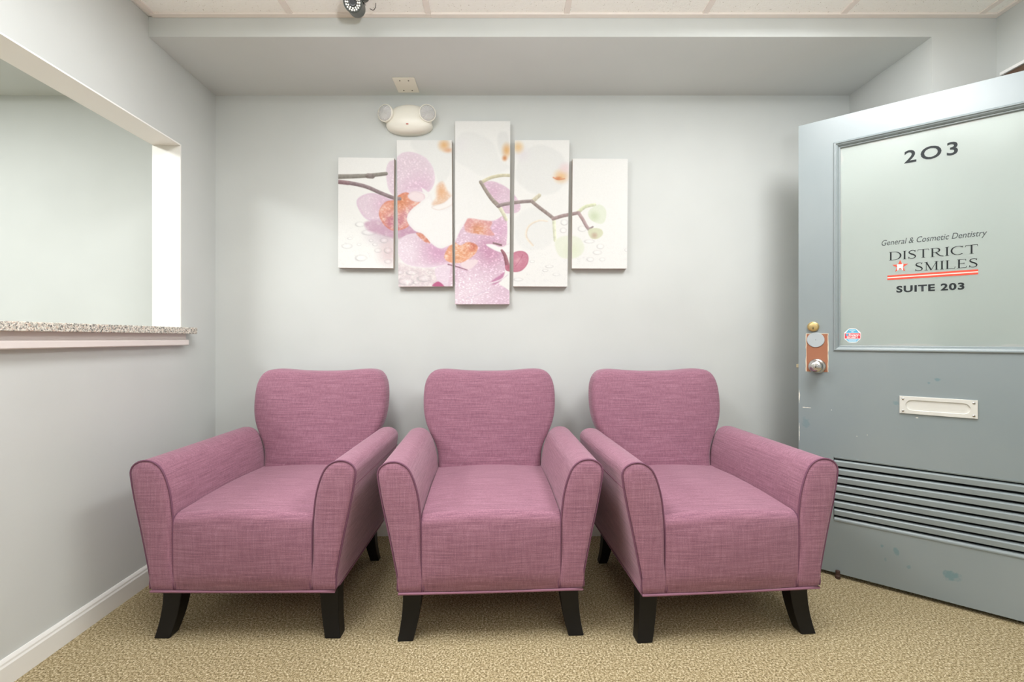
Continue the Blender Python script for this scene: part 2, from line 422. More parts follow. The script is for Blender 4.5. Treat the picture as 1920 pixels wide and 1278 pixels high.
def arm_parts(side, root):
    base = resample(crom(ARM, 6), 110)
    # keep bottom corners square: clamp
    for p in base: p.y = max(p.y, .182)
    def ring(d, y):
        q = inset2(base, d) if d else base
        return [(side*p.x, y, p.y) for p in q]
    c = Vector((.31, .42, 0))
    def sring(s, y): return [(side*(c.x+(p.x-c.x)*s), y, c.y+(p.y-c.y)*s) for p in base]
    rings = [sring(.35, -.0105), sring(.7, -.009), sring(.88, -.006), ring(.004, -.002), ring(.0, .003), ring(-.0005, .008), ring(0, .03), ring(0, .2), ring(0, .42), ring(0, DEP-.03), ring(.003, DEP-.012), ring(.012, DEP), ring(.03, DEP+.004)]
    a = obj('armrest', loft(bmesh.new(), rings, cap0='fan', cap1='fan'), M['fabric'], root, auto=1.0)
    # piping round the front panel, broken off at the bottom
    edge = [p for p in inset2(base, .0005)]
    k0 = min(range(len(edge)), key=lambda i: (edge[i].x-.318)**2+(edge[i].y-.182)**2)
    E_ = edge[k0:]+edge[:k0]
    E2 = [(side*p.x, -.001, p.y) for p in E_ if p.y > .184]
    b = bmesh.new(); tube(b, E2, .0032, 8)
    obj('piping', b, M['piping'], a, smooth=True)
    # outer side seam below the roll
    b = bmesh.new(); zs = .548
    tube(b, [(side*(.3862), .004+i*(DEP-.02)/20, zs) for i in range(21)], .0016, 6)
    obj('seam', b, M['hem'], a, smooth=True)
    return a
BACK = [(.245, .30), (.246, .40), (.249, .50), (.264, .555), (.284, .595), (.304, .64), (.3165, .685), (.322, .73), (.3225, .785), (.317, .835), (.301, .875), (.275, .899), (.235, .9065), (.19, .9055), (.12, .900), (.05, .8965)]
def make_chair():
    root = empty('armchair')
    # seat block: top, rounded front edge and front panel in one piece
    bm = bmesh.new(); rows = []
    NX = 33
    for i in range(NX):
        u = -1+2*i/(NX-1); x = u*.2415; e = 1-abs(u)**6; cr = 1-u*u
        zt = .452+.014*cr; bul = .006+.016*e*(.4+.6*cr)
        P = [(.004, .182), (-bul*.35, .188), (-bul*.8, .25), (-bul, .33), (-bul*1.0, .39), (-bul*.8, zt-.045)]
        R = .035
        for k in range(7):
            a = k/6*PI/2; P.append((-bul*.75+R*(1-math.cos(a)), zt-R+R*math.sin(a)-.004))
        for k in range(1, 10):
            f = k/9; P.append((.035+f*(.60-.035), zt-.004+.012*math.sin(f*PI)+.006*f*0))
        P += [(.60, .3), (.60, .182)]
        rows.append([(x, y, z) for y, z in P])
    loft(bm, rows)
    seat = obj('seat', bm, M['fabric'], root, auto=1.2)
    for s in (-1, 1):   # welts at both ends of the front panel
        b = bmesh.new(); i = 0 if s < 0 else NX-1
        tube(b, crom([(rows[i][k][0], rows[i][k][1]-.0005, rows[i][k][2]+(.0005 if k > 8 else 0)) for k in (1, 3, 5, 8, 10, 12)], 6, False), .0017, 6)
        obj('seam', b, M['piping'], seat, smooth=True)
    for s in (1, -1): arm_parts(s, root)
    # backrest
    half = [Vector((x, z, 0)) for x, z in BACK]
    full = [Vector((p.x, p.y, 0)) for p in half]+[Vector((-p.x, p.y, 0)) for p in reversed(half)]
    loop = crom([(p.x, p.y) for p in full], 6, True)
    loop = [Vector((p.x, max(p.y, .30), 0)) for p in loop]
    loop = resample(loop, 150)
    lean = .165
    cz = .62
    def lift(p, y): return (p.x, y+(p.y-.469)*lean, p.y)
    def ir(d, y): return [lift(q, y) for q in (inset2(loop, d) if d else loop)]
    def sr(s, y, d=.03):
        b_ = inset2(loop, d); return [lift(Vector((p.x*s, cz+(p.y-cz)*s, 0)), y) for p in b_]
    y0 = .575
    rings = [sr(.15, y0-.012), sr(.5, y0-.010), sr(.8, y0-.004), ir(.030, y0+.002), ir(.018, y0+.0065), ir(.009, y0+.013), ir(.003, y0+.022), ir(0, y0+.035), ir(0, y0+.085), ir(.004, y0+.10), ir(.014, y0+.108), ir(.03, y0+.112)]
    bk = obj('backrest', loft(bmesh.new(), rings, cap0='fan', cap1='fan'), M['fabric'], root, smooth=True)
    # small gathered tucks on the upper corners
    # base rail and back skirt
    pr = [(-.316, .01), (.316, .01), (.316, .60), (.30, .665), (-.30, .665), (-.316, .60)]
    bm = bmesh.new(); loft(bm, [[(x, y, .181) for x, y in pr], [(x, y, .21) for x, y in pr], [(x*.95, y if y < .3 else y+.004, .45) for x, y in [(-.2, .3), (.2, .3), (.29, .5), (.29, .665), (-.29, .665), (-.29, .5)]]])
    obj('base', bm, M['fabric'], root, bevel=.008)
    hem = [(-.3185, -.004), (0, -.006), (.3185, -.004), (.3195, .3), (.318, .61), (.30, .668), (0, .672), (-.30, .668), (-.318, .61), (-.3195, .3)]
    b = bmesh.new(); P = []
    for a, c_ in zip(hem, hem[1:]+hem[:1]):
        for k in range(6): P.append((a[0]+(c_[0]-a[0])*k/6, a[1]+(c_[1]-a[1])*k/6, .1815))
    tube(b, P, .0045, 8, closed=True)
    obj('hem_piping', b, M['hem'], root, smooth=True)
    # sabre legs
    for sx, sy in ((-1, 1), (1, 1), (-1, -1), (1, -1)):
        rings = []
        for k in range(9):
            f = k/8; z = .186*(1-f)
            flare = .022*f**2.2; wd = .0345-.007*f
            if sy > 0: cx = .280+flare; cy = .074-.028*f**2
            else: cx = .272+.014*f**2; cy = .560+.040*f**2; wd = .027-.007*f
            cx *= sx
            d = wd*.86
            rings.append([(cx-wd, cy-d, z), (cx+wd, cy-d, z), (cx+wd, cy+d, z), (cx-wd, cy+d, z)])
        lg = obj('leg', loft(bmesh.new(), rings), M['legwood'], root, bevel=.003)
    return root
def copy_tree(o, parent=None):
    c = o.copy(); C.objects.link(c); c.parent = parent
    for ch in list(o.children): copy_tree(ch, c)
    return c
SPOTS = [(-.922, 1.583, 0, 'mauve upholstered armchair on black legs, beside the left wall under the ledge'),
         (-.058, 1.583, math.radians(2.9), 'mauve upholstered armchair on black legs, between the two other armchairs'),
         (.778, 1.583, math.radians(4.6), 'mauve upholstered armchair on black legs, next to the open grey door')]
proto = make_chair()
for i, (x, y, r, lb) in enumerate(SPOTS):
    o = proto if i == 0 else copy_tree(proto)
    o.location = (x, y, 0); o.rotation_euler = (0, 0, r)
    tag(o, lb, 'armchair', 'mauve armchairs in a row')

# ------------------------------------------------------------------ five-panel orchid print
def ZP(x, y): return x, y      # working frame: enlarged photo crop, x 80..1545, y 280..1205
GX0, GX1, GY0, GY1, GS = 84, 1544, 280, 1206, 2.0
W_, H_ = int((GX1-GX0)/GS), int((GY1-GY0)/GS)
xx, yy = np.meshgrid(GX0+GS*np.arange(W_), GY0+GS*np.arange(H_))
rs = np.random.RandomState(3)
img = np.ones((H_, W_, 3))*np.array([246, 246, 243.])
def vnoise(cell, seed):
    r = np.random.RandomState(seed); a = r.rand(int(H_*GS/cell)+3, int(W_*GS/cell)+3)
    fx = (xx-GX0)/cell; fy = (yy-GY0)/cell; ix = fx.astype(int); iy = fy.astype(int); fx = fx-ix; fy = fy-iy
    fx = fx*fx*(3-2*fx); fy = fy*fy*(3-2*fy)
    return (a[iy, ix]*(1-fx)+a[iy, ix+1]*fx)*(1-fy)+(a[iy+1, ix]*(1-fx)+a[iy+1, ix+1]*fx)*fy
N1, N2, N3 = vnoise(9, 1), vnoise(24, 2), vnoise(70, 3)
ND = vnoise(5, 21)
N0 = vnoise(5, 11)*.4+vnoise(13, 12)*.35+vnoise(30, 13)*.25
def segdist(ax, ay, bx, by, X, Y):
    dx, dy = bx-ax, by-ay; L = dx*dx+dy*dy+1e-9
    t_ = np.clip(((X-ax)*dx+(Y-ay)*dy)/L, 0, 1)
    return np.hypot(X-ax-t_*dx, Y-ay-t_*dy), t_
def pmask(pts, feather, smooth=4):
    P = [(p.x, p.y) for p in crom(pts, smooth)]
    x0 = min(p[0] for p in P)-feather; x1 = max(p[0] for p in P)+feather; y0 = min(p[1] for p in P)-feather; y1 = max(p[1] for p in P)+feather
    i0, i1 = max(0, int((x0-GX0)/GS)), min(W_, int((x1-GX0)/GS)+2); j0, j1 = max(0, int((y0-GY0)/GS)), min(H_, int((y1-GY0)/GS)+2)
    X = xx[j0:j1, i0:i1]; Y = yy[j0:j1, i0:i1]; ins = np.zeros(X.shape, bool); D = np.full(X.shape, 1e9)
    for (ax, ay), (bx, by) in zip(P, P[1:]+P[:1]):
        c_ = ((ay > Y) != (by > Y)) & (X < (bx-ax)*(Y-ay)/((by-ay) if abs(by-ay) > 1e-9 else 1e-9)+ax); ins ^= c_
        D = np.minimum(D, segdist(ax, ay, bx, by, X, Y)[0])
    sd = np.where(ins, D, -D)
    return (slice(j0, j1), slice(i0, i1)), np.clip(.5+sd/(feather*1.0), 0, 1), sd
def poly(pts, col, a=1., feather=3, dots=0, edge=None, g=None, nz=0, ncol=None):
    S, mk, sd = pmask(pts, feather)
    c_ = np.ones(mk.shape+(3,))*np.array(col, float)
    if g:   # radial tint: (x, y, r, colour)
        for gx, gy, gr_, gc in g:
            k = np.clip(1-np.hypot(xx[S]-gx, yy[S]-gy)/gr_, 0, 1)[..., None]; k = k*k*(3-2*k)
            c_ = c_*(1-k)+np.array(gc, float)*k
    if dots:
        q = (ND[S]-.5)*1.55
        c_ += (np.clip(q-.25, 0, 1)*dots*110)[..., None]; c_ -= (np.clip(-q-.3, 0, 1)*dots*np.array([16, 50, 24])[:, None, None]).transpose(1, 2, 0)
    if nz: 
        k = (np.clip((N0[S]-.45)*2.6, -1, 1)*min(1, nz*1.25))[..., None]
        c_ = np.where(k > 0, c_*(1-k)+np.array(ncol or (252, 245, 240), float)*k, c_*(1+k*.10))
    if edge:
        k = (np.clip(1-sd/edge[0], 0, 1)*edge[2])[..., None]; c_ = c_*(1-k)+np.array(edge[1], float)*k
    mk = (mk*a)[..., None]
    img[S] = img[S]*(1-mk)+np.clip(c_, 0, 255)*mk
def stroke(pts, w0, w1, col, a=1., hl=None, feather=2.5):
    P = [(p.x, p.y) for p in crom(pts, 6, False)]; n = len(P); D = np.full(xx.shape, 1e9); T = np.zeros(xx.shape); SG = np.zeros(xx.shape)
    for i, ((ax, ay), (bx, by)) in enumerate(zip(P, P[1:])):
        d_, t_ = segdist(ax, ay, bx, by, xx, yy); k = d_ < D
        sg = np.sign((bx-ax)*(yy-ay)-(by-ay)*(xx-ax)); SG = np.where(k, sg, SG)
        T = np.where(k, (i+t_)/(n-1), T); D = np.where(k, d_, D)
    wd = (w0+(w1-w0)*T)/2
    mk = np.clip(.5+(wd-D)/feather, 0, 1)*a
    c_ = np.ones(xx.shape+(3,))*np.array(col, float)
    q = np.clip(D/np.maximum(wd, 1), 0, 1)*SG      # rounder stem: darker lower side
    c_ = c_+(-q*22+(N1-.5)*22)[..., None]
    mk = mk[..., None]; img[:] = img*(1-mk)+np.clip(c_, 0, 255)*mk
def soft(x, y, rx, ry, col, a=.6):
    k = np.clip(1-np.hypot((xx-x)/rx, (yy-y)/ry), 0, 1); k = (k*k*(3-2*k)*a)[..., None]
    img[:] = img*(1-k)+np.array(col, float)*k
def drop(x, y, rx, ry, dk=188, a=.7):
    r_ = np.hypot((xx-x)/rx, (yy-y)/ry)
    ring = np.clip(1-abs(r_-.85)/.25, 0, 1)*(.45+.55*np.clip((yy-y)/ry*.6-(xx-x)/rx*.5+.3, 0, 1))
    k = (ring*a*.62*(.6+.8*N2))[..., None]; img[:] = img*(1-k)+np.array([dk, dk-3, dk])*k
    k = (np.clip(.7-r_, 0, 1)*a)[..., None]; img[:] = img*(1-k)+255*k
PK, PK2 = (232, 208, 223), (224, 180, 208)
# soft grey-white petals of the pale flowers
for q in [([(672, 470), (690, 360), (760, 340), (860, 390), (900, 480), (948, 520), (820, 560), (740, 520)], 3), ([(975, 560), (1000, 460), (1080, 405), (1160, 420), (1220, 470), (1230, 560), (1180, 640), (1080, 650), (1010, 610)], 6),
          ([(450, 400), (520, 360), (640, 372), (656, 520), (600, 600), (560, 520)], 4), ([(890, 350), (930, 340), (946, 400), (920, 470), (890, 420)], 8), ([(975, 780), (1040, 720), (1130, 730), (1170, 800), (1150, 900), (1040, 930), (980, 880)], 3)]:
    poly(q[0], (241-q[1], 242-q[1], 240-q[1]), .8, 14)
soft(1010, 450, 60, 60, (236, 228, 234), .7); soft(700, 400, 70, 60, (238, 234, 238), .5); soft(1230, 540, 60, 80, (236, 228, 236), .5)
# wet ground reflections
soft(330, 850, 150, 90, (214, 194, 208), .85); soft(345, 940, 90, 110, (224, 192, 198), .8); soft(430, 830, 130, 60, (204, 150, 180), 1.)
poly([(385, 1000), (470, 1015), (560, 1020), (600, 1060), (590, 1120), (480, 1120), (385, 1120)], (222, 198, 206), .75, 16, nz=.7)
# droplets
for k in range(520):
    x = rs.uniform(92, 365); y = 700+490*rs.rand()**.6
    r_ = rs.uniform(2.5, 6); 
    if y < 1020: drop(x, y, r_*1.5, r_*.8, rs.randint(198, 224), .5)
for k in range(420):
    x = rs.uniform(1000, 1535); y = 860+250*rs.rand()**.75; r_ = rs.uniform(2.5, 6.5); drop(x, y, r_*1.4, r_*.8, rs.randint(200, 228), .45)
for k in range(60):
    x = rs.uniform(1300, 1535); y = rs.uniform(740, 880); drop(x, y, 4, 3, 222, .35)
for x, y, rx, ry in [(200, 800, 26, 14), (245, 840, 40, 16), (135, 908, 30, 14), (205, 968, 32, 17), (195, 900, 12, 7), (150, 870, 14, 7), (345, 850, 30, 14), (320, 880, 22, 14), (275, 900, 14, 9), (290, 930, 20, 12), (340, 930, 22, 16), (255, 880, 12, 8), (340, 985, 20, 12), (460, 1040, 34, 14), (430, 1085, 46, 20), (520, 1070, 38, 18), (480, 1090, 18, 9), (400, 1040, 20, 12), (550, 1040, 14, 8),
                     (1310, 822, 24, 16), (1345, 885, 28, 10), (1400, 910, 20, 14), (1385, 940, 24, 12), (1350, 975, 20, 12), (1410, 975, 16, 10), (1530, 928, 10, 8), (1220, 790, 20, 16), (1215, 830, 18, 14), (1145, 1010, 22, 8), (1125, 1030, 16, 7), (1060, 985, 14, 7), (990, 1075, 26, 9), (1180, 1050, 20, 8)]:
    drop(x, y, rx, ry, 180, .8)
# pink petals
poly([(372, 476), (345, 488), (330, 530), (334, 590), (350, 640), (390, 668), (430, 650), (480, 636), (540, 640), (572, 590), (568, 530), (540, 480), (500, 452), (450, 438), (405, 446)], PK, 1, 6, dots=.5, edge=(26, (238, 218, 232), .6), g=[(500, 650, 150, (226, 184, 212))])
poly([(182, 692), (200, 662), (250, 644), (300, 652), (345, 672), (385, 690), (385, 790), (310, 792), (240, 778), (205, 745)], PK, 1, 6, dots=.4, g=[(330, 700, 110, (226, 186, 210))], edge=(14, (226, 190, 218), .6))
poly([(225, 790), (300, 780), (350, 800), (440, 800), (530, 830), (560, 870), (480, 862), (380, 870), (300, 850), (240, 830)], (206, 150, 184), .75, 14, nz=.3)
poly([(296, 760), (300, 720), (330, 686), (372, 678), (392, 655), (430, 640), (470, 660), (505, 690), (480, 730), (442, 770), (440, 812), (372, 832), (325, 808)], (246, 160, 136), 1, 5, nz=.8, ncol=(250, 214, 198), g=[(370, 790, 80, (208, 120, 146)), (455, 760, 70, (212, 140, 170)), (400, 680, 70, (240, 140, 92))], edge=(12, (226, 100, 70), .5))
poly([(438, 655), (470, 634), (520, 650), (518, 684), (480, 688), (450, 676)], (246, 226, 230), 1, 5, edge=(8, (226, 190, 205), .6))
poly([(388, 930), (398, 880), (440, 850), (500, 848), (552, 880), (610, 915), (672, 890), (672, 985), (620, 1004), (530, 1016), (440, 1002), (402, 972)], PK, 1, 6, dots=.55, g=[(600, 925, 150, (218, 160, 198)), (430, 930, 90, (240, 220, 234))], edge=(20, (240, 222, 236), .6))
poly([(575, 1020), (620, 1006), (690, 1000), (700, 1120), (610, 1115), (582, 1070)], (236, 214, 230), 1, 5, dots=.3)
poly([(560, 1108), (590, 1085), (620, 1112)], (196, 70, 124), .9, 5)
# central canvas pinks
poly([(672, 880), (700, 830), (735, 768), (800, 776), (870, 780), (925, 756), (935, 830), (930, 900), (925, 960), (922, 1040), (890, 1090), (930, 1120), (960, 1150), (960, 1215), (660, 1215), (660, 960)], (229, 195, 216), 1, 5, dots=.9, g=[(850, 930, 130, (212, 150, 184)), (760, 1130, 150, (240, 218, 232)), (700, 1170, 120, (238, 214, 228)), (900, 820, 80, (226, 176, 208))])
poly([(735, 770), (800, 776), (858, 786), (850, 820), (870, 855), (800, 850), (725, 832)], (238, 160, 156), .95, 8, nz=.75, ncol=(248, 214, 206), g=[(790, 830, 60, (240, 150, 100))])
poly([(620, 965), (640, 915), (672, 890), (700, 905), (740, 888), (785, 905), (780, 940), (740, 975), (700, 992), (650, 990)], (252, 166, 122), 1, 6, nz=.8, ncol=(252, 222, 200), g=[(760, 910, 40, (236, 120, 96)), (690, 950, 40, (250, 170, 120))])
poly([(700, 1000), (760, 975), (790, 985), (745, 1025)], (246, 224, 228), .9, 6)
stroke([(640, 1000), (680, 1010), (735, 1028)], 7, 5, (150, 90, 110), .8)
poly([(850, 1090), (900, 1052), (922, 1040), (905, 1080), (870, 1100)], (198, 110, 160), .8, 6)
stroke([(850, 1095), (900, 1078), (938, 1050)], 9, 5, (240, 224, 234), .9)
stroke([(730, 1168), (790, 1150), (850, 1120)], 4, 3, (206, 180, 206), .6)
poly([(805, 602), (850, 584), (905, 600), (955, 635), (995, 690), (998, 728), (965, 745), (905, 740), (880, 700), (842, 655)], (228, 196, 216), 1, 6, dots=.5, g=[(860, 640, 70, (222, 180, 206))])
# white petals
poly([(434, 782), (448, 735), (500, 690), (540, 655), (515, 640), (510, 618), (550, 650), (572, 700), (620, 725), (672, 700), (720, 740), (735, 772), (700, 830), (672, 890), (640, 908), (598, 920), (552, 892), (512, 848), (470, 830)], (248, 247, 246), 1, 5, edge=(16, (238, 232, 234), .5))
poly([(672, 560), (720, 520), (790, 570), (850, 660), (892, 722), (885, 765), (850, 782), (740, 770), (690, 800), (660, 760)], (245, 245, 243), .95, 8)
poly([(585, 610), (612, 588), (632, 630), (655, 655), (655, 690), (600, 706), (560, 700), (585, 660)], (244, 196, 160), .85, 16, nz=.5)
soft(605, 640, 40, 60, (244, 170, 110), .7)
poly([(556, 712), (620, 690), (660, 655), (668, 690), (640, 715), (590, 730)], (250, 246, 244), 1, 4, edge=(7, (232, 214, 206), .8))
poly([(480, 845), (512, 848), (550, 892), (520, 885)], (234, 130, 96), .9, 5, nz=.5)
for x, y, rx, ry, c_ in [(620, 405, 44, 44, (246, 176, 100)), (640, 430, 36, 20, (240, 170, 120)), (932, 430, 34, 52, (248, 176, 92)), (922, 470, 20, 22, (232, 130, 60)), (990, 415, 40, 44, (250, 200, 130)), (1205, 560, 55, 50, (248, 190, 120)), (1190, 570, 28, 14, (226, 120, 60)), (1222, 520, 44, 40, (244, 214, 214))]:
    soft(x, y, rx, ry, c_, .85)
stroke([(1165, 566), (1190, 576), (1222, 572)], 7, 5, (232, 130, 80), .7)
stroke([(1062, 905), (1030, 860), (1042, 810), (1090, 782), (1135, 784)], 9, 6, (248, 222, 190), .7, feather=7)
poly([(828, 902), (860, 898), (905, 912), (948, 896), (952, 940), (910, 942), (868, 928)], (250, 248, 248), 1, 4, edge=(6, (226, 206, 216), .6))
stroke([(866, 893), (905, 903)], 9, 9, (130, 96, 98), .9)
# stems
stroke([(86, 562), (170, 560), (250, 556), (330, 547)], 24, 18, (142, 136, 126))
stroke([(240, 558), (262, 560)], 26, 24, (134, 120, 116), .9)
stroke([(86, 588), (150, 594), (230, 612), (300, 642), (368, 668), (398, 672)], 20, 18, (146, 124, 128))
stroke([(95, 588), (140, 594)], 22, 20, (156, 116, 122), .8)
stroke([(803, 592), (850, 568), (905, 556), (950, 556)], 17, 15, (216, 208, 172))
stroke([(892, 706), (912, 740), (930, 776)], 20, 16, (224, 222, 192))
stroke([(1062, 684), (1080, 668), (1095, 655)], 22, 18, (216, 208, 180))
stroke([(1168, 775), (1170, 820), (1174, 880)], 17, 15, (230, 234, 204))
stroke([(1290, 738), (1325, 712), (1372, 702)], 18, 15, (222, 228, 188))
stroke([(802, 588), (830, 634), (860, 676), (892, 708)], 16, 22, (166, 152, 140))
stroke([(888, 708), (930, 698), (1000, 688), (1058, 684)], 18, 17, (158, 140, 138))
stroke([(1056, 684), (1090, 712), (1130, 742), (1166, 770)], 17, 18, (160, 142, 136))
stroke([(1164, 772), (1210, 758), (1250, 750), (1292, 742)], 18, 17, (170, 144, 142))
stroke([(1290, 742), (1312, 775), (1330, 808), (1345, 826)], 17, 16, (182, 154, 154))
stroke([(1340, 826), (1362, 812)], 12, 8, (160, 140, 140))
stroke([(908, 930), (925, 960), (938, 1020)], 12, 24, (160, 96, 108))
# buds
poly([(950, 955), (985, 934), (1020, 936), (1040, 958), (1036, 998), (1005, 1032), (965, 1038), (930, 1030), (925, 1005), (945, 1000)], (214, 124, 150), 1, 4, nz=.15, g=[(990, 980, 26, (232, 160, 178)), (950, 1015, 30, (178, 84, 104))], edge=(8, (190, 92, 122), .6))
stroke([(975, 1010), (1000, 975), (1012, 950)], 3, 3, (186, 90, 120), .7)
poly([(1338, 742), (1365, 712), (1400, 702), (1428, 730), (1424, 780), (1400, 798), (1352, 778)], (232, 240, 218), 1, 5, g=[(1370, 760, 40, (212, 226, 188))])
poly([(1338, 830), (1370, 818), (1405, 826), (1412, 850), (1385, 872), (1352, 868)], (222, 226, 190), 1, 5, g=[(1370, 855, 24, (204, 176, 150))])
poly([(1172, 900), (1190, 868), (1240, 856), (1295, 868), (1320, 915), (1300, 955), (1250, 972), (1195, 958)], (236, 241, 220), .95, 10, g=[(1260, 930, 60, (230, 238, 206))])
img += ((vnoise(3, 9)-.5)*5)[..., None]
lum = img.mean(-1, keepdims=True); img = lum+(img-lum)*.80; img = img+(246-img)*.06
img = np.clip(img, 0, 255)
LIN = img/255.; LIN = np.where(LIN <= .04045, LIN/12.92, ((LIN+.055)/1.055)**2.4)*.83

m = M['print'] = mat('printed_canvas', (240, 240, 238), .7, spec=.2); t = NT(m)
at = t.n('ShaderNodeAttribute', attribute_name='print'); t.base(at.outputs['Color'])
t.bump(t.noise(t.coord(), 900, 1), .12, .0004)
M['canvasedge'] = mat('canvas_wrap', (206, 196, 188), .8)
FR = 853; YC = YB-.034
def px3(x, y, Y): return Vector(((x-953)*Y/FR, Y, 1.06-(y-634)*Y/FR))
def canvas(corners, lb):
    """corners TL TR BR BL in photo pixels"""
    tl, tr_, br, bl = [px3(*c_, YC) for c_ in corners]
    ctr = (tl+tr_+br+bl)/4
    nx = 132; ny = int(round((tl-bl).length/.0023))
    zc = [((c_[0]-600)*2.663, (c_[1]-120)*2.663) for c_ in corners]
    U, Vv = np.meshgrid(np.linspace(0, 1, nx), np.linspace(0, 1, ny))
    def bil(a, b, c_, d): return a*(1-U)*(1-Vv)+b*U*(1-Vv)+c_*U*Vv+d*(1-U)*Vv
    co = np.stack([bil(*[getattr(p, k) for p in (tl, tr_, br, bl)])-getattr(ctr, k) for k in 'xyz'], -1).reshape(-1, 3)
    zx = bil(*[q[0] for q in zc]); zy = bil(*[q[1] for q in zc])
    ix = np.clip(((zx-GX0)/GS), 0, W_-1.01); iy = np.clip(((zy-GY0)/GS), 0, H_-1.01)
    i0 = ix.astype(int); j0 = iy.astype(int); fx = (ix-i0)[..., None]; fy = (iy-j0)[..., None]
    colr = (LIN[j0, i0]*(1-fx)+LIN[j0, i0+1]*fx)*(1-fy)+(LIN[j0+1, i0]*(1-fx)+LIN[j0+1, i0+1]*fx)*fy
    idx = np.arange(nx*ny).reshape(ny, nx)
    q = np.stack([idx[:-1, :-1], idx[1:, :-1], idx[1:, 1:], idx[:-1, 1:]], -1).reshape(-1, 4)
    me = bpy.data.meshes.new('print')
    me.vertices.add(nx*ny); me.vertices.foreach_set('co', co.ravel())
    me.loops.add(q.size); me.loops.foreach_set('vertex_index', q.ravel())
    me.polygons.add(len(q)); me.polygons.foreach_set('loop_start', np.arange(0, q.size, 4)); me.polygons.foreach_set('loop_total', np.full(len(q), 4))
    me.update(calc_edges=True)
    ca = me.color_attributes.new('print', 'FLOAT_COLOR', 'POINT')
    rgba = np.ones((nx*ny, 4), np.float32); rgba[:, :3] = colr.reshape(-1, 3); ca.data.foreach_set('color', rgba.ravel())
    me.materials.append(M['print'])
    root = empty('canvas_print', ctr); tag(root, lb, 'wall picture', 'five panel orchid picture')
    o = bpy.data.objects.new('printed_face', me); C.objects.link(o); o.parent = root
    # stretched canvas body behind the printed face
    R0 = [p-ctr for p in (tl, tr_, br, bl)]
    def ins(k, y): return [Vector((p.x*(1-k/abs(p.x)) if abs(p.x) > 0 else 0, y, p.z*(1-k/abs(p.z)))) for p in R0]
    bm = bmesh.new(); loft(bm, [ins(.0012, .0006), ins(0, .002), ins(0, .033)], cap0=True, cap1=True)
    obj('stretcher', bm, M['canvasedge'], root)
    return root
canvas([(634.3, 295), (739, 296), (737.3, 502.5), (634, 501.5)], 'short far left orchid panel with a brown stem and water drops')
canvas([(743.8, 262.6), (847, 262.6), (848.6, 536.5), (747.2, 537)], 'orchid panel with large pink petals, second of five from the left')
canvas([(853.4, 227), (956.7, 227), (955.2, 570), (853.4, 570)], 'tallest middle orchid panel with pink speckled petals at its bottom')
canvas([(965.3, 262.6), (1067.6, 262.6), (1063.7, 537), (962.3, 536.5)], 'mostly white orchid panel with a branching stem and a pink bud')
canvas([(1073.8, 297.2), (1177, 297.6), (1175.6, 503.2), (1072.3, 503)], 'short far right panel, mostly white with two small green buds')

# ------------------------------------------------------------------ emergency light
em = empty('emergency_light', ((765-953)*2.40/FR, YB, 1.06+(634-221)*2.40/FR))
tag(em, 'cream twin head emergency light on the back wall above the orchid panels', 'emergency light')
prof = crom([(-.122, -.035), (-.118, .0), (-.100, .042), (-.060, .071), (0, .081), (.060, .071), (.100, .042), (.118, .0), (.122, -.035), (.098, -.058), (.05, -.072), (0, -.075), (-.05, -.072), (-.098, -.058)], 6)
def er(s, y, dz=0): return [(p.x*s, y, p.y*s+dz) for p in prof]
obj('housing', loft(bmesh.new(), [er(1, -.0005), er(1, -.02), er(.975, -.032), er(.90, -.046), er(.75, -.057), er(.5, -.064), er(.25, -.067)], cap1='fan'), M['fixture'], em, smooth=True)
box_ = B(-.007, .005, -.0665, -.0625, -.040, -.035); obj('indicator', box_, mat('red_indicator', (196, 110, 100), .5), em)
for s in (-1, 1):
    hb = bmesh.new(); lathe(hb, [(.02, 0), (.034, .006), (.043, .018), (.0445, .030), (.0445, .036), (.040, .038), (.039, .034)], 'y', n=36)
    h = obj('lamp_head', hb, M['fixture'], em, smooth=False, auto=.7)
    h.location = (s*.100 - .006, -.030, .024); h.rotation_euler = (math.radians(6), 0, s*math.radians(19))
    r_ = obj('reflector', lathe(bmesh.new(), [(.0385, .034), (.03, .024), (.016, .014), (.006, .011)], 'y', n=36), M['reflector'], h, smooth=True)
    lb_ = bmesh.new(); rings = []
    for rr, hh in ((.039, .0365), (.034, .042), (.024, .0465), (.011, .0485)):
        rings.append([(rr*math.cos(2*PI*k/40), -(hh+(.0018 if k % 2 else 0)), rr*math.sin(2*PI*k/40)) for k in range(40)])
    loft(lb_, rings, cap0=False, cap1='fan')
    obj('lens', lb_, M['lens'], h)
    obj('bulb', lathe(bmesh.new(), [(.004, .012), (.006, .018), (.005, .028), (.002, .031)], 'y', n=12), M['chrome'], h, smooth=True)

# blank plate under the soffit
bp = empty('cover_plate', (-.527, 2.347, ZS)); tag(bp, 'blank cream cover plate with four screws under the soffit', 'cover plate')
obj('plate', B(-.056, .056, -.068, .068, -.005, -.0003), M['plate'], bp, bevel=.002)
for sx in (-.022, .022):
    for sy in (-.045, .045):
        obj('screw', lathe(bmesh.new(), [(.0035, 0), (.0035, .0065), (.002, .0075)], 'z', (sx, sy, 0), 10), M['screw'], bp)

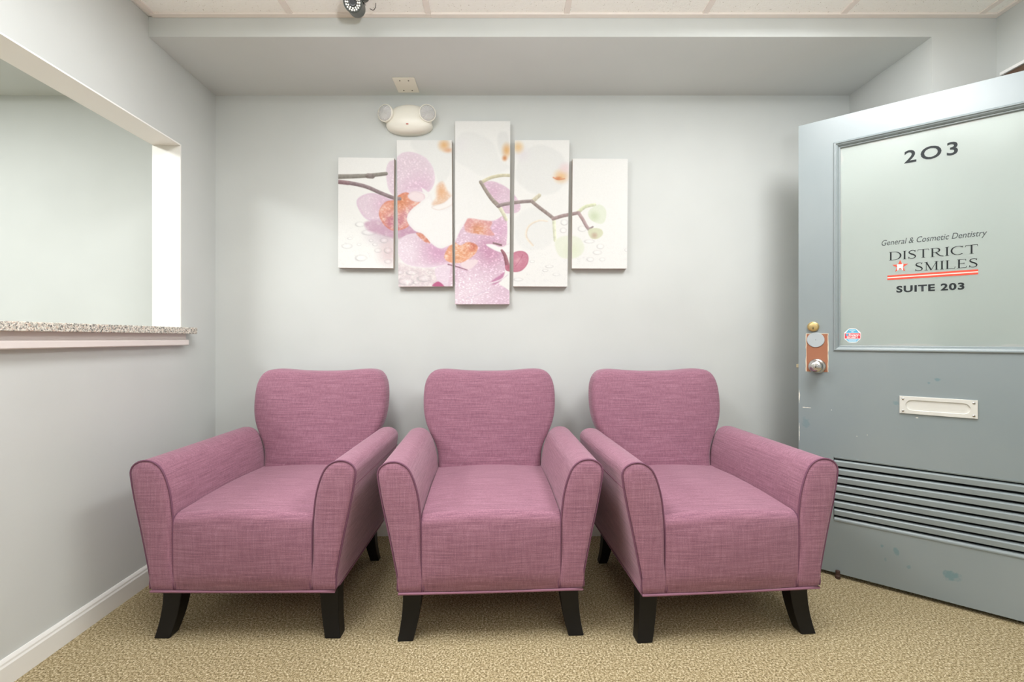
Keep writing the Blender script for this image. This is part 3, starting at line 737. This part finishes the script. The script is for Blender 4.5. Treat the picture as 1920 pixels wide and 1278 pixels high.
# security camera under the ceiling
sc_ = empty('security_camera', (-.596, 1.83, CEIL-.002)); tag(sc_, 'small dark bullet security camera with a ring of white lights, under the ceiling', 'security camera')
obj('mount', lathe(bmesh.new(), [(.028, 0), (.028, .008), (.012, .014), (.010, .045), (.012, .06)], 'z', (0, .02, 0), 24), M['camgrey'], sc_, auto=.7)
body = obj('housing', lathe(bmesh.new(), [(.026, -.062), (.0335, -.055), (.0338, .03), (.0355, .031), (.0355, .044), (.0325, .046), (.0315, .042)], 'y', n=40), M['camgrey'], sc_, auto=.7)
body.location = (-.012, -.03, -.074); body.rotation_euler = (math.radians(24), 0, math.radians(8))
obj('rear_band', lathe(bmesh.new(), [(.0345, -.050), (.0345, -.046)], 'y', n=40), M['camsil'], body, smooth=True)
obj('front_glass', lathe(bmesh.new(), [(.032, .038), (.032, .041), (.030, .042)], 'y', n=40), M['camglass'], body)
bm = bmesh.new()
for ring, cnt in ((.0262, 18), (.0192, 12)):
    for k in range(cnt):
        a = 2*PI*k/cnt; lathe(bm, [(.0036, .0415), (.0034, .0435), (.002, .0447)], 'y', (ring*math.cos(a), 0, ring*math.sin(a)), 10)
obj('light_ring', bm, M['led'], body, smooth=True)
obj('lens', lathe(bmesh.new(), [(.0125, .0415), (.0125, .046), (.009, .0455), (.0085, .044)], 'y', n=24), M['black'], body, auto=.6)
# sunshield over the body
sh = bmesh.new(); R1 = []
for y in (-.058, .04):
    R1.append([(.0385*math.cos(a), -y*-1, .0385*math.sin(a)) for a in [math.radians(d) for d in range(20, 161, 10)]]+[(.0365*math.cos(a), y, .0365*math.sin(a)) for a in [math.radians(d) for d in range(160, 19, -10)]])
for v_ in R1: pass
loft(sh, [[(x, -y, z) for x, y, z in r_] for r_ in R1]); obj('sun_shield', sh, M['camgrey'], body, auto=.7)
b = bmesh.new(); tube(b, crom([(.030, .03, -.045), (.040, .045, -.040), (.046, .055, -.02), (.046, .06, 0)], 6, False), .0014, 6); obj('cable', b, M['black'], sc_, smooth=True)

# ------------------------------------------------------------------ the door
DW = .91
dr = struct(obj('door_1', slab([0, .133, DW-.133, DW], [.018, .252, .532, 1.005, 1.93, 2.044], [(1, 1), (1, 3)], 0, .044), M['door']))
dr.location = (1.347, 2.111, 0); dr.rotation_euler = (0, 0, -math.atan2(.624, .781))
U0, U1 = .133, DW-.133
mould = frame_prof(U0, U1, 1.005, 1.93, [(-.001, 0), (-.001, -.004), (.003, -.007), (.007, -.0065), (.0085, -.002), (.013, 0.0), (.017, .006), (.018, .011), (.021, .011), (.0235, .013), (.0235, .0192)])
obj('glass_moulding', mould, M['door'], dr)
gl = obj('glass_pane', B(U0+.022, U1-.022, .0195, .0245, 1.027, 1.908), M['glass'], dr)
mb_ = frame_prof(U0, U1, 1.005, 1.93, [(0, .044), (0, .048), (.02, .046), (.023, .0248)])
obj('rear_moulding', mb_, M['door'], dr)
# putty line inside the moulding
# louvre
bm = bmesh.new(); z0, z1 = .256, .529; pt = (z1-z0)/7.5
for k in range(8):
    b0 = z0+(k-.5)*pt   # slat section: flat face, rounded upper lip, dark gap above
    sec = [(.020, b0+pt*.70), (.010, b0+pt*.76), (.004, b0+pt*.74), (-.0018, b0+pt*.69), (-.0042, b0+pt*.63), (-.0050, b0+pt*.57), (-.0030, b0+pt*.05), (-.001, b0+pt*.05), (-.0030, b0+pt*.56), (.003, b0+pt*.66), (.020, b0+pt*.68)]
    if k == 0: sec = [(.020, b0+pt*.70), (.010, b0+pt*.76), (.003, b0+pt*.72), (-.002, b0+pt*.60), (-.0035, b0+pt*.50), (-.0035, b0+pt*.36), (.0, b0+pt*.34), (.0, b0+pt*.5), (.02, b0+pt*.6)]
    loft(bm, [[(U0+.002, y, z) for y, z in sec], [(U1-.002, y, z) for y, z in sec]])
sec = [(.020, z1-.006), (.004, z1-.004), (-.002, z1-.001), (-.003, z1+.004), (.001, z1+.004)]
loft(bm, [[(U0+.002, y, z) for y, z in sec], [(U1-.002, y, z) for y, z in sec]])
obj('louvre_vent', bm, M['door'], dr)
obj('vent_shade_sheet', B(U0, U1, .022, .026, .252, .532), M['gap'], dr)  # added dark sheet, stands in for the shade between the slats
# mail slot
ms = obj('mail_slot', frame_prof(.355, .583, .751, .822, [(0, -.0003), (0, -.005), (.002, -.0065), (.006, -.0065)]), M['alu'], dr)
def stadium(u0, u1, za, zb, y, n=12):
    r_ = (zb-za)/2; c0, c1, cz_ = u0+r_, u1-r_, (za+zb)/2
    return [(c1+r_*math.cos(a), y, cz_+r_*math.sin(a)) for a in [-PI/2+PI*k/n for k in range(n+1)]]+[(c0+r_*math.cos(a), y, cz_+r_*math.sin(a)) for a in [PI/2+PI*k/n for k in range(n+1)]]
A_ = stadium(.374, .564, .765, .808, 0)
def rectring(m_):
    # outer ring matched to the stadium point by point
    out = []
    for x, y, z in A_:
        dx, dz = x-.469, z-.7865; k = min((.108/abs(dx)) if abs(dx) > 1e-6 else 9, (.0295/abs(dz)) if abs(dz) > 1e-6 else 9); out.append((.469+dx*k, m_, .7865+dz*k))
    return out
bm = bmesh.new(); loft(bm, [rectring(-.0065), [(x, -.0065, z) for x, y, z in A_], [(x+(-.0015 if x > .469 else .0015), -.0015, z+(-.0015 if z > .7865 else .0015)) for x, y, z in A_]], cap0=False, cap1=True)
# corner fill behind the oval ring so that the plate is whole
box(bm, .3555, .3745, -.0064, -.0003, .7515, .8215); box(bm, .5638, .5825, -.0064, -.0003, .7515, .8215)
box(bm, .36, .578, -.0064, -.0003, .7515, .7575); box(bm, .36, .578, -.0064, -.0003, .8155, .8215)
obj('slot_face', bm, M['alu'], ms, auto=.5)
for u in (.366, .572):
    for z in (.762, .811): obj('screw', lathe(bmesh.new(), [(.0045, .006), (.004, .0085), (.002, .0095)], 'y', (u, 0, z), 12), M['chrome'], ms)
# lock hardware
bm = bmesh.new(); rs2 = random.Random(4)
def ragged(u0, u1, za, zb, amp, n=14):
    P = []
    for i in range(n): P.append((u0+rs2.uniform(-amp, amp), za+(zb-za)*i/n))
    for i in range(4): P.append((u0+(u1-u0)*i/4, zb+rs2.uniform(-amp, amp)*.3))
    for i in range(n): P.append((u1+rs2.uniform(-amp, amp), zb+(za-zb)*i/n))
    for i in range(4): P.append((u1+(u0-u1)*i/4, za+rs2.uniform(-amp, amp)*.3))
    return P
P = ragged(.0285, .1135, .908, 1.082, .0012); loft(bm, [[(x, -.0002, z) for x, z in P], [(x, -.0007, z) for x, z in P]])
part(obj('bare_undercoat_patch', bm, M['peeledge'], dr), 'cream undercoat edge around the bare patch')
bm = bmesh.new(); P = ragged(.031, .111, .9085, 1.0805, .0007); loft(bm, [[(x, -.0007, z) for x, z in P], [(x, -.0012, z) for x, z in P]])
part(obj('bare_patch', bm, M['peel'], dr), 'reddish brown bare patch where an old lock plate was')
db = obj('deadbolt', lathe(bmesh.new(), [(.0225, .0), (.0228, .006), (.021, .010), (.0185, .0115), (.018, .0095), (.0175, .0095)], 'y', (.057, 0, 1.113), 36), M['brass'], dr, auto=.6)
obj('cylinder', lathe(bmesh.new(), [(.0176, .009), (.0174, .0105), (.0165, .011)], 'y', (.057, 0, 1.113), 36), M['brass'], db, auto=.6)
bm = B(.0562, .0582, -.0116, -.011, 1.1, 1.112); lathe(bm, [(.0022, .011), (.0022, .0117)], 'y', (.057, 0, 1.103), 12); obj('keyhole', bm, M['dark'], db)
cp = obj('lock_hole_cover', lathe(bmesh.new(), [(.0335, .001), (.0335, .004), (.032, .0052)], 'y', (.066, 0, 1.053), 40), mat('grey_cover_disc', (176, 184, 188), .4), dr, auto=.6)
lathe_b = lathe(bmesh.new(), [(.0018, .005), (.0014, .0062)], 'y', (.066, 0, 1.053), 10); obj('screw', lathe_b, M['chrome'], cp)
kn = obj('door_knob', lathe(bmesh.new(), [(.0335, .001), (.0335, .006), (.030, .010), (.020, .013), (.0125, .016), (.012, .030), (.018, .034), (.0265, .042), (.0285, .052), (.027, .060), (.020, .066), (.0105, .068)], 'y', (.0715, 0, .934), 44), M['chrome'], dr, auto=1.0)
obj('keyway', lathe(bmesh.new(), [(.0098, .067), (.0098, .0692), (.0088, .0697)], 'y', (.0715, 0, .934), 28), M['chrome'], kn, auto=.6)
bm = lathe(bmesh.new(), [(.0022, .0696), (.0022, .0701)], 'y', (.0715, 0, .932), 12); box(bm, .0708, .0722, -.0701, -.0696, .932, .940); obj('keyhole', bm, M['dark'], kn)
obj('latch_bolt', B(-.0105, .0005, .014, .028, .923, .940), mat('dull_brass', (196, 184, 150), .5, .3), dr, bevel=.002)
obj('hinge_edge', B(DW, DW+.004, .002, .042, .3, .4), M['chrome'], dr)
st = obj('door_stop', lathe(bmesh.new(), [(.0095, 0), (.0105, .003), (.0105, .014), (.0085, .016), (.0085, .034)], 'z', (.148, -.0115, 0), 20, face=1), M['rubber'], dr, auto=.6)

# lettering on the pane
GY = .0195
def textmesh(body, u0, u1, za, zb, m, nm='lettering', bold=0, shear=0, y=None, parent=None, space=None):
    cu = bpy.data.curves.new('t', 'FONT'); cu.body = body; cu.size = 1; cu.offset = bold; cu.shear = shear; cu.resolution_u = 4; cu.extrude = .0
    cu.space_character = space or (1.12 if bold > .03 else 1)
    to = bpy.data.objects.new('t', cu); C.objects.link(to)
    dg = bpy.context.evaluated_depsgraph_get(); me = bpy.data.meshes.new_from_object(to.evaluated_get(dg))
    bpy.data.objects.remove(to); co = np.array([v_.co[:] for v_ in me.vertices])
    x0, y0 = co[:, 0].min(), co[:, 1].min(); x1, y1 = co[:, 0].max(), co[:, 1].max()
    yy_ = GY-.0006 if y is None else y
    for v_ in me.vertices: v_.co = (u0+(v_.co.x-x0)/(x1-x0)*(u1-u0), yy_, za+(v_.co.y-y0)/(y1-y0)*(zb-za))
    me.name = nm; me.materials.append(m)
    o = bpy.data.objects.new(nm, me); C.objects.link(o); o.parent = parent or gl
    return o
def label(o, s): o['label'] = s
label(textmesh('2O3', .371, .531, 1.786, 1.839, M['ink'], 'suite_number', bold=.016, space=1.22), 'dark number 203 near the top of the glass')
label(textmesh('General & Cosmetic Dentistry', .298, .611, 1.4465, 1.4775, M['inkgrey'], bold=.004, shear=.25), 'grey slanted line General & Cosmetic Dentistry')
label(textmesh('SUITE 203', .346, .549, 1.251, 1.2795, M['ink'], bold=.035), 'dark bold line SUITE 203')
# serif capitals drawn stroke by stroke
def ribbon(bm, pts, wf, y):
    P = [Vector((p[0], p[1], 0)) for p in pts]; n = len(P); L = []; R_ = []
    for i, p in enumerate(P):
        t_ = (P[min(i+1, n-1)]-P[max(i-1, 0)]).normalized(); nn_ = Vector((-t_.y, t_.x, 0)); w_ = wf(i/(n-1), t_)/2
        L.append(bm.verts.new((p.x+nn_.x*w_, y, p.y+nn_.y*w_))); R_.append(bm.verts.new((p.x-nn_.x*w_, y, p.y-nn_.y*w_)))
    for i in range(n-1): bm.faces.new((L[i], L[i+1], R_[i+1], R_[i]))
TK, TN = .135, .045
def glyph(ch):
    """returns (width, list of strokes); a stroke = (points, width function)"""
    S_ = []; 
    def bar(x, y0_=0, y1_=1, w_=TK, serif=(1, 1)):
        S_.append(([(x, y0_), (x, y1_)], lambda t_, d: w_))
        if serif[0]: S_.append(([(x-.14, y0_+.02), (x+.14, y0_+.02)], lambda t_, d: .04))
        if serif[1]: S_.append(([(x-.14, y1_-.02), (x+.14, y1_-.02)], lambda t_, d: .04))
    def line(a, b, w_): S_.append(([a, b], lambda t_, d: w_))
    def arc(cx, cy, rx, ry, a0, a1, k=24):
        S_.append(([(cx+rx*math.cos(math.radians(a0+(a1-a0)*i/k)), cy+ry*math.sin(math.radians(a0+(a1-a0)*i/k))) for i in range(k+1)], lambda t_, d: TN+(TK-TN)*abs(d.y)**1.5))
    if ch == 'I': bar(.15); return .3, S_
    if ch == 'D': bar(.15); arc(.42, .5, .5, .478, -90, 90); line((.15, .022), (.42, .022), .042); line((.15, .978), (.42, .978), .042); return .98, S_
    if ch == 'T': bar(.42, serif=(1, 0)); line((.02, .975), (.82, .975), .05); line((.035, .98), (.0, .80), .04); line((.805, .98), (.84, .80), .04); return .84, S_
    if ch == 'L': bar(.15); line((.15, .025), (.68, .025), .05); line((.67, .02), (.72, .22), .045); return .74, S_
    if ch == 'E': bar(.15); line((.15, .025), (.66, .025), .05); line((.65, .02), (.70, .2), .045); line((.15, .975), (.64, .975), .05); line((.63, .98), (.64, .82), .045); line((.15, .52), (.52, .52), .045); line((.52, .44), (.52, .60), .04); return .74, S_
    if ch == 'C': arc(.52, .5, .46, .475, 48, 312, 36); line((.83, .82), (.86, .99), .04); return .92, S_
    if ch == 'R': bar(.15); arc(.40, .74, .26, .24, -90, 90); line((.15, .978), (.40, .978), .042); line((.15, .5), (.40, .5), .042)
    if ch == 'R': S_.append(([(.40, .5), (.55, .26), (.72, .07), (.95, .0)], lambda t_, d: TK*.95-.07*t_)); return .95, S_
    if ch == 'M': bar(.14, w_=.05, serif=(1, 1)); line((.14, .98), (.52, .02), .12); line((.52, .02), (.92, .98), .045); bar(.92, w_=TK); return 1.08, S_
    if ch == 'S':
        P_ = crom([(.54, .80), (.50, .93), (.34, .975), (.15, .90), (.10, .73), (.24, .58), (.42, .47), (.56, .30), (.52, .11), (.34, .022), (.13, .07), (.07, .22)], 5, False)
        S_.append(([(p.x, p.y) for p in P_], lambda t_, d: TN+(TK-TN)*math.exp(-((t_-.5)/.2)**2)+.01)); line((.55, .78), (.57, .99), .035); line((.06, .24), (.03, .0), .035); return .64, S_
def serif(word, u0, u1, za, zb, gaps=.10):
    gs = [glyph(c_) for c_ in word]; tot = sum(g_[0] for g_ in gs)+gaps*(len(word)-1); bm = bmesh.new(); x = 0
    kx = (u1-u0)/tot; kz = zb-za; j = 0
    for wd, strokes in gs:
        for pts_, wf in strokes:
            # widths are measured in a space that is already stretched
            ribbon(bm, [(u0+(x+px)*kx, za+pz*kz) for px, pz in pts_], lambda t_, d, wf=wf: wf(t_, d)*(kz*1.05), GY-.0006-.00002*(j % 7)); j += 1
        x += wd+gaps
    return bm
o = obj('lettering', serif('DISTRICT', .322, .586, 1.389, 1.424), M['inkblack'], gl); label(o, 'black serif word DISTRICT')
o = obj('lettering', serif('SMILES', .404, .586, 1.336, 1.3705), M['inkblack'], gl); label(o, 'black serif word SMILES')
def flat(bm, pts_, y): bm.faces.new([bm.verts.new((x, y, z)) for x, z in pts_])
bm = bmesh.new()
for a, b_ in ((1.3195, 1.327), (1.3075, 1.315)): flat(bm, [(.317, a-.001), (.587, a), (.587, b_), (.317, b_-.001)], GY-.0006)
o = obj('underline', bm, M['red'], gl); label(o, 'pair of coral red underlines')
bm = bmesh.new(); flat(bm, [(.317, 1.3150-.001), (.587, 1.3152), (.587, 1.3196), (.317, 1.3194-.001)], GY-.0005); obj('underline_gap', bm, mat('pale_pink_vinyl', (246, 214, 206), .5), gl)
bm = bmesh.new(); cx, cz_ = .358, 1.361
flat(bm, [(cx+(.0265 if k % 2 == 0 else .0112)*math.sin(k*PI/5), cz_+(.0265 if k % 2 == 0 else .0112)*math.cos(k*PI/5)) for k in range(10)], GY-.0006)
o = obj('star_emblem', bm, M['red'], gl); label(o, 'coral red star emblem')
bm = bmesh.new()
tooth = [(-.0105, .006), (-.008, .0095), (-.003, .0085), (.003, .0085), (.008, .0095), (.0105, .006), (.009, -.001), (.0095, -.008), (.009, -.0165), (.0055, -.0165), (.0045, -.010), (.002, -.0075), (-.002, -.0075), (-.0045, -.010), (-.0055, -.0165), (-.009, -.0165), (-.0095, -.008), (-.009, -.001)]
flat(bm, [(cx+a, cz_+b_) for a, b_ in tooth], GY-.0008)
o2 = obj('tooth_emblem', bm, M['whitevinyl'], gl); label(o2, 'white tooth inside the red star')
# octagonal security sticker
su, sz = .199, 1.0715
def octo(r_, y, bm, kx=.93): flat(bm, [(su+r_*kx*math.cos(PI/8+k*PI/4)/math.cos(PI/8), sz+r_*math.sin(PI/8+k*PI/4)/math.cos(PI/8)) for k in range(8)], y)
bm = bmesh.new(); octo(.0315, GY-.0006, bm); stk = obj('sticker', bm, M['whitevinyl'], gl); label(stk, 'octagonal blue and red security sticker')
def oo(pts_, y, m_, nm):
    bm = bmesh.new(); flat(bm, pts_, y); o = obj(nm, bm, m_, gl); return o
k_ = .029
oo([(su-.0125, sz+.028), (su+.0125, sz+.028), (su+.0235, sz+.0125), (su-.0235, sz+.0125)], GY-.0009, M['blue'], 'sticker_blue_band')
oo([(su-.0125, sz-.028), (su+.0125, sz-.028), (su+.0235, sz-.0145), (su-.0235, sz-.0145)], GY-.0009, M['blue'], 'sticker_blue_band')
oo([(su-.0275, sz-.0125), (su+.0275, sz-.0125), (su+.0275, sz+.0105), (su-.0275, sz+.0105)], GY-.0009, M['stkred'], 'sticker_red_band')
textmesh('Swann', su-.013, su+.024, sz-.0005, sz+.0085, M['whitevinyl'], 'sticker_lettering', bold=.03, y=GY-.0012)
textmesh('SECURITY', su-.020, su+.020, sz-.0105, sz-.003, M['whitevinyl'], 'sticker_lettering', bold=.03, y=GY-.0012)
oo([(su-.019+.005*math.cos(a), sz+.004+.005*math.sin(a)) for a in [k*PI/8 for k in range(16)]], GY-.0012, M['blue'], 'sticker_badge')
bm = bmesh.new(); [flat(bm, [(su-a, z), (su+a, z), (su+a, z+.002), (su-a, z+.002)], GY-.0011) for a, z in ((.011, sz+.0215), (.004, sz+.016), (.015, sz-.0195), (.013, sz-.0245))]
obj('sticker_small_print', bm, M['whitevinyl'], gl)
